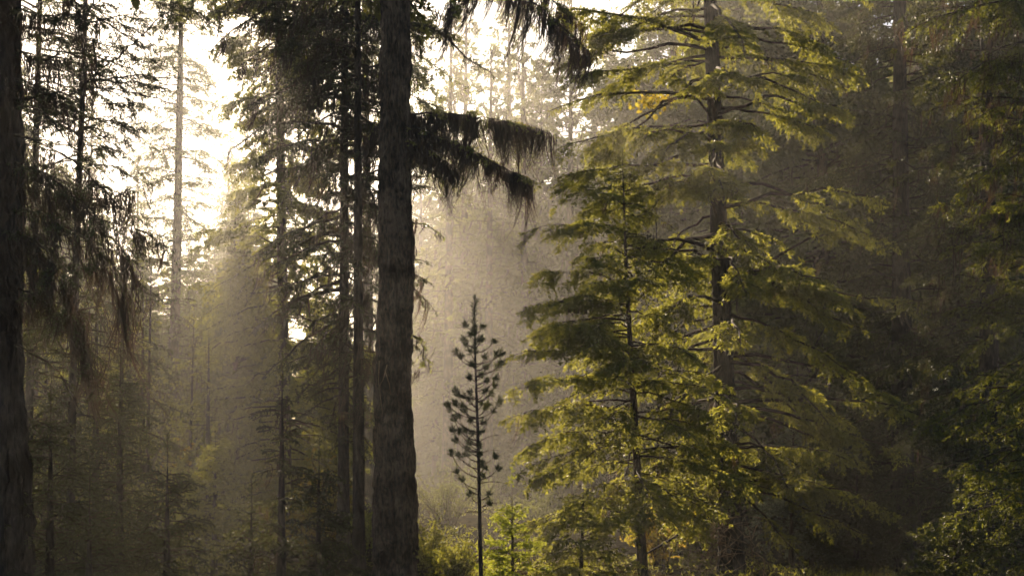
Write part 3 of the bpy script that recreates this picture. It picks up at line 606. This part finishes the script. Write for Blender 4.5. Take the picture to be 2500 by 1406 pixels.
mk = {0: dict(name="fir_tree", zb=1, zt=21, R=[(0, 2.6), (5, 3.1), (12, 2.5), (21, .2)], n=13, keep=1, li=350),
      1: dict(name="sparse_spruce", zb=4, zt=21, R=[(0, 1.5), (8, 1.5), (21, .3)], n=6, keep=.6, li=350),
      2: dict(name="lichen_fir", zb=2, zt=21, R=[(0, 1.6), (8, 2.0), (21, .5)], n=7, keep=.8, li=700)}
for px, d, k, s, lab in bk:
    b = gpt(px, d)
    if k not in protos:
        m = mk[k]
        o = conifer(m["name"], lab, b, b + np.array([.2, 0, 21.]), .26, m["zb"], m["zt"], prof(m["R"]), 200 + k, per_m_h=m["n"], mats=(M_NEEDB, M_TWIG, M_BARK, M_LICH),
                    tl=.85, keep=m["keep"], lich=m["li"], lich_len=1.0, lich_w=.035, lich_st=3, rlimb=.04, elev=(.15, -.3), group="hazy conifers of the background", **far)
        o.scale = (s, s, s); protos[k] = o
    else:
        a = s * rngb.uniform(.92, 1.08); dup(protos[k], tuple(b), rngb.uniform(0, 6.28), (a, a, s), lab, "hazy conifers of the background")

# ================================================================== UNDERGROWTH
def shrub(px, d, h, r, n, label, m, seed, leaf=(.05, .035), name="leafy_shrub"):
    rng = np.random.default_rng(seed); b = gpt(px, d); root = thing(name, label, "shrub", tuple(b)); G = Geo(); S = []; D = []; L = []
    for k in range(n):
        a = rng.uniform(0, 6.28); q = np.array([np.cos(a), np.sin(a), 0]) * r * rng.uniform(.1, 1.1); tip = q + Z3 * h * rng.uniform(.3, 1.05) * (1.1 - .5 * np.linalg.norm(q) / r)
        pp = bez(q * .15, q * .5 + Z3 * h * .6, tip, np.linspace(0, 1, 6)); tube(G, pp, np.linspace(.008, .003, 6), 4, 1)
        for t in np.linspace(.12, 1, 13):
            S.append(bez(q * .15, q * .5 + Z3 * h * .6, tip, np.array([t]))[0]); D.append(rng.normal(size=3) * .6 + Z3 * .5); L.append(rng.uniform(.10, .30))
    S = np.array(S); D = nrm(np.array(D)); L = np.array(L)
    sticks(G, rng, S, D, L, L * 0, .003, 1)
    leaves(G, rng, S, D, L, L * 0 + .1, .02, leaf[0], leaf[1], 1.2); G.build("foliage", [m, M_TWIG], root)
sh = [(1050, 26, 1.1, .9, 40, "dim leafy shrub at the right foot of the main trunk", M_NEED), (1120, 23, .8, .6, 34, "small shrub left of the lone pine foot", M_NEED),
 (800, 34, 2.6, .9, 46, "orange and yellow leaved shrub glowing between trunks at lower centre-left", M_LEAF), (755, 30, 1.4, .7, 34, "golden leaved bush low in front of the wide hazy fir", M_LEAF),
 (430, 33, 2.6, .6, 34, "yellow-green leaved sapling wrapped around the glare tree trunk", M_LEAF), (270, 34, 1.2, .8, 30, "yellow lit bush at the bottom left between dark firs", M_LEAF),
 (1610, 29, 1.5, .8, 36, "sunlit broadleaf bush between thin and thick trunks", M_LEAF), (1330, 40, 1.6, 1.6, 50, "grey hazy thicket in the misty gap right of the lone pine", M_NEEDB),
 (1090, 42, 2.0, 1.8, 60, "grey hazy thicket in the misty gap left of the lone pine", M_NEEDB), (1200, 50, 2.2, 2.2, 60, "farther hazy thicket behind the lone pine", M_NEEDB),
 (2000, 33, 1.0, 1.0, 40, "dull thicket on the dark slope at lower right", M_BLACKN), (2180, 36, 1.5, 1.4, 46, "brownish thicket below the dark gap on the right", M_BLACKN),
 (560, 30, 1.5, 1.0, 40, "greyish brushy thicket right of the bushy dark fir", M_NEED), (640, 44, 2.4, 1.6, 50, "sunlit thicket behind the slender open fir", M_LEAF),
 (900, 30, 1.2, .6, 26, "lit low bush glimpsed between the close pair and main trunk", M_YOUNG)]
for i, (px, d, h, r, n, lab, m) in enumerate(sh): shrub(px, d, h, r, n, lab, m, 300 + i, (.06, .04) if m is M_LEAF else (.05, .022))

# bright leafed sprig lit through the boughs, upper right of centre: a maple sapling behind the spruce
def sapling():
    rng = np.random.default_rng(401); d = 29.0; b = gpt(1600, d); root = thing("maple_sapling", "tall thin sapling with a cluster of brilliant yellow leaves high behind the spruce boughs", "tree", tuple(b))
    tip = P(1592, 235, d) - b; G = Geo(); pp = bez(np.zeros(3), np.array([.15, 0, 4.]), tip, np.linspace(0, 1, 14)); tube(G, pp, np.linspace(.03, .006, 14), 6); G.build("trunk", [M_BARKD], root)
    G = Geo(); S = tip + rng.normal(size=(60, 3)) * np.array([.18, .15, .13]) - Z3 * .12; D = nrm(rng.normal(size=(60, 3)) - Z3 * .3)
    sticks(G, rng, S - D * .1, D, np.full(60, .1), np.zeros(60), .003, 1); leaves(G, rng, S, D, np.full(60, .08), np.full(60, .1), .02, .09, .07, 1.2, tint=(0, .4)); G.build("crown", [M_LEAF, M_TWIG], root)
sapling()

# tangle of dead vines around the foot of the broad spruce
def tangle(px, d, n, label, seed, sx=.45, h=1.3, m=M_DEAD):
    rng = np.random.default_rng(seed); b = gpt(px, d); root = thing("dead_twig_tangle", label, "dead twigs", tuple(b)); G = Geo()
    for k in range(n):
        p = np.array([rng.normal() * sx * .3, rng.normal() * .2, rng.uniform(0, h)]); dr = nrm(np.array([rng.normal(), rng.normal() * .5, rng.normal() * 1.2])); q = [p]
        curl = rng.normal(scale=.5, size=3) * np.array([1, .5, 1])
        for s in range(9):
            dr = nrm(dr + curl * .35 + rng.normal(scale=.12, size=3) - Z3 * .06); q.append(q[-1] + dr * rng.uniform(.06, .12))
        q = np.array(q); q[:, 2] = np.maximum(q[:, 2], .0); tube(G, q, np.linspace(.007, .003, len(q)), 4)
    G.build("twig_mass", [m], root)
tangle(1745, 26.3, 70, "pale sunlit tangle of dead curling twigs at the left foot of the thick spruce trunk", 501)
tangle(1845, 26.6, 16, "few loose pale curling twigs on the right foot of the thick spruce trunk", 502, .3, 1.2)
def deadlimbs():
    rng = np.random.default_rng(505)
    for (a, c, e, lab) in [((1745, 1250, 25.8), (1650, 1310, 25.4), (1520, 1385, 25), "long dead branch slanting down left from the thick spruce trunk")]:
        A, C, E_ = P(*a), P(*c), P(*e); root = thing("fallen_branch", lab, "branch", tuple(E_)); G = Geo(); pp = bez(A - E_, C - E_, np.zeros(3), np.linspace(0, 1, 9)); tube(G, pp, np.linspace(.03, .012, 9), 6)
        S = pp[1:8]; D = nrm(rng.normal(size=(7, 3))); sticks(G, rng, S, D, np.full(7, .35), np.full(7, .2), .006, 0); G.build("dead_wood", [M_TWIG], root)
deadlimbs()

def cover():
    rng = np.random.default_rng(601); G = Geo(); N = 26000
    y = rng.uniform(14, 60, N) ** 1.0; x = rng.uniform(-.42, .42, N) * y; n = vnoise(rng, (x + 30) / 60, (y) / 60, 40, 40); k = n > .42; x, y = x[k], y[k]; N = len(x)
    S = np.stack([x, y, gz(x, y) - .02], 1); D = nrm(rng.normal(scale=.35, size=(N, 3)) + Z3)
    L = rng.uniform(.08, .38, N); leaves(G, rng, S, D, L, L * 0 + .3, .07, .07, .02, .9)
    o = G.build("ground_cover", [M_NEED]); o["kind"] = "stuff"; o["label"] = "low dark herbs and seedlings over the forest floor"
    G = Geo(); N = 2200; x = rng.uniform(6.3, 11, N); y = rng.uniform(24, 31, N); n = vnoise(rng, x / 20, y / 40, 30, 40); k = n > .5; x, y = x[k], y[k]; N = len(x)
    h = rng.uniform(.1, .34, N); a = rng.normal(scale=.25, size=(N, 2)); p = np.stack([x, y, gz(x, y) - .03], 1); t = p + np.stack([a[:, 0] * h, a[:, 1] * h, h], 1); s = nrm(np.stack([a[:, 1] + 1, a[:, 0], 0 * h], 1)) * .008
    v = np.stack([p - s, p + s, t], 1); G.add(v, np.arange(N * 3).reshape(N, 3), 0, rng.random(N)); o = G.build("dry_grass", [M_GRASS]); o["kind"] = "stuff"; o["label"] = "dry grass blades at the lower right"
cover()

# ------------------------------------------------------------------ the misty air
def haze():
    me = bpy.data.meshes.new("haze"); x0, x1, y0, y1, z0, z1 = -135, 135, -16, 224, -3, 31
    v = [(x, y, z) for z in (z0, z1) for y in (y0, y1) for x in (x0, x1)]
    me.from_pydata(v, [], [(0, 2, 3, 1), (4, 5, 7, 6), (0, 1, 5, 4), (2, 6, 7, 3), (0, 4, 6, 2), (1, 3, 7, 5)])
    o = bpy.data.objects.new("haze", me); COL.objects.link(o); m, t = mat("haze")
    out = t.nodes.new("ShaderNodeOutputMaterial"); vol = t.nodes.new("ShaderNodeVolumePrincipled")
    vol.inputs["Color"].default_value = (.93, .90, .84, 1); vol.inputs["Density"].default_value = .00155; vol.inputs["Anisotropy"].default_value = .72
    t.links.new(vol.outputs[0], out.inputs["Volume"]); me.materials.append(m); o["kind"] = "stuff"; o["label"] = "warm morning mist in the air"
haze()
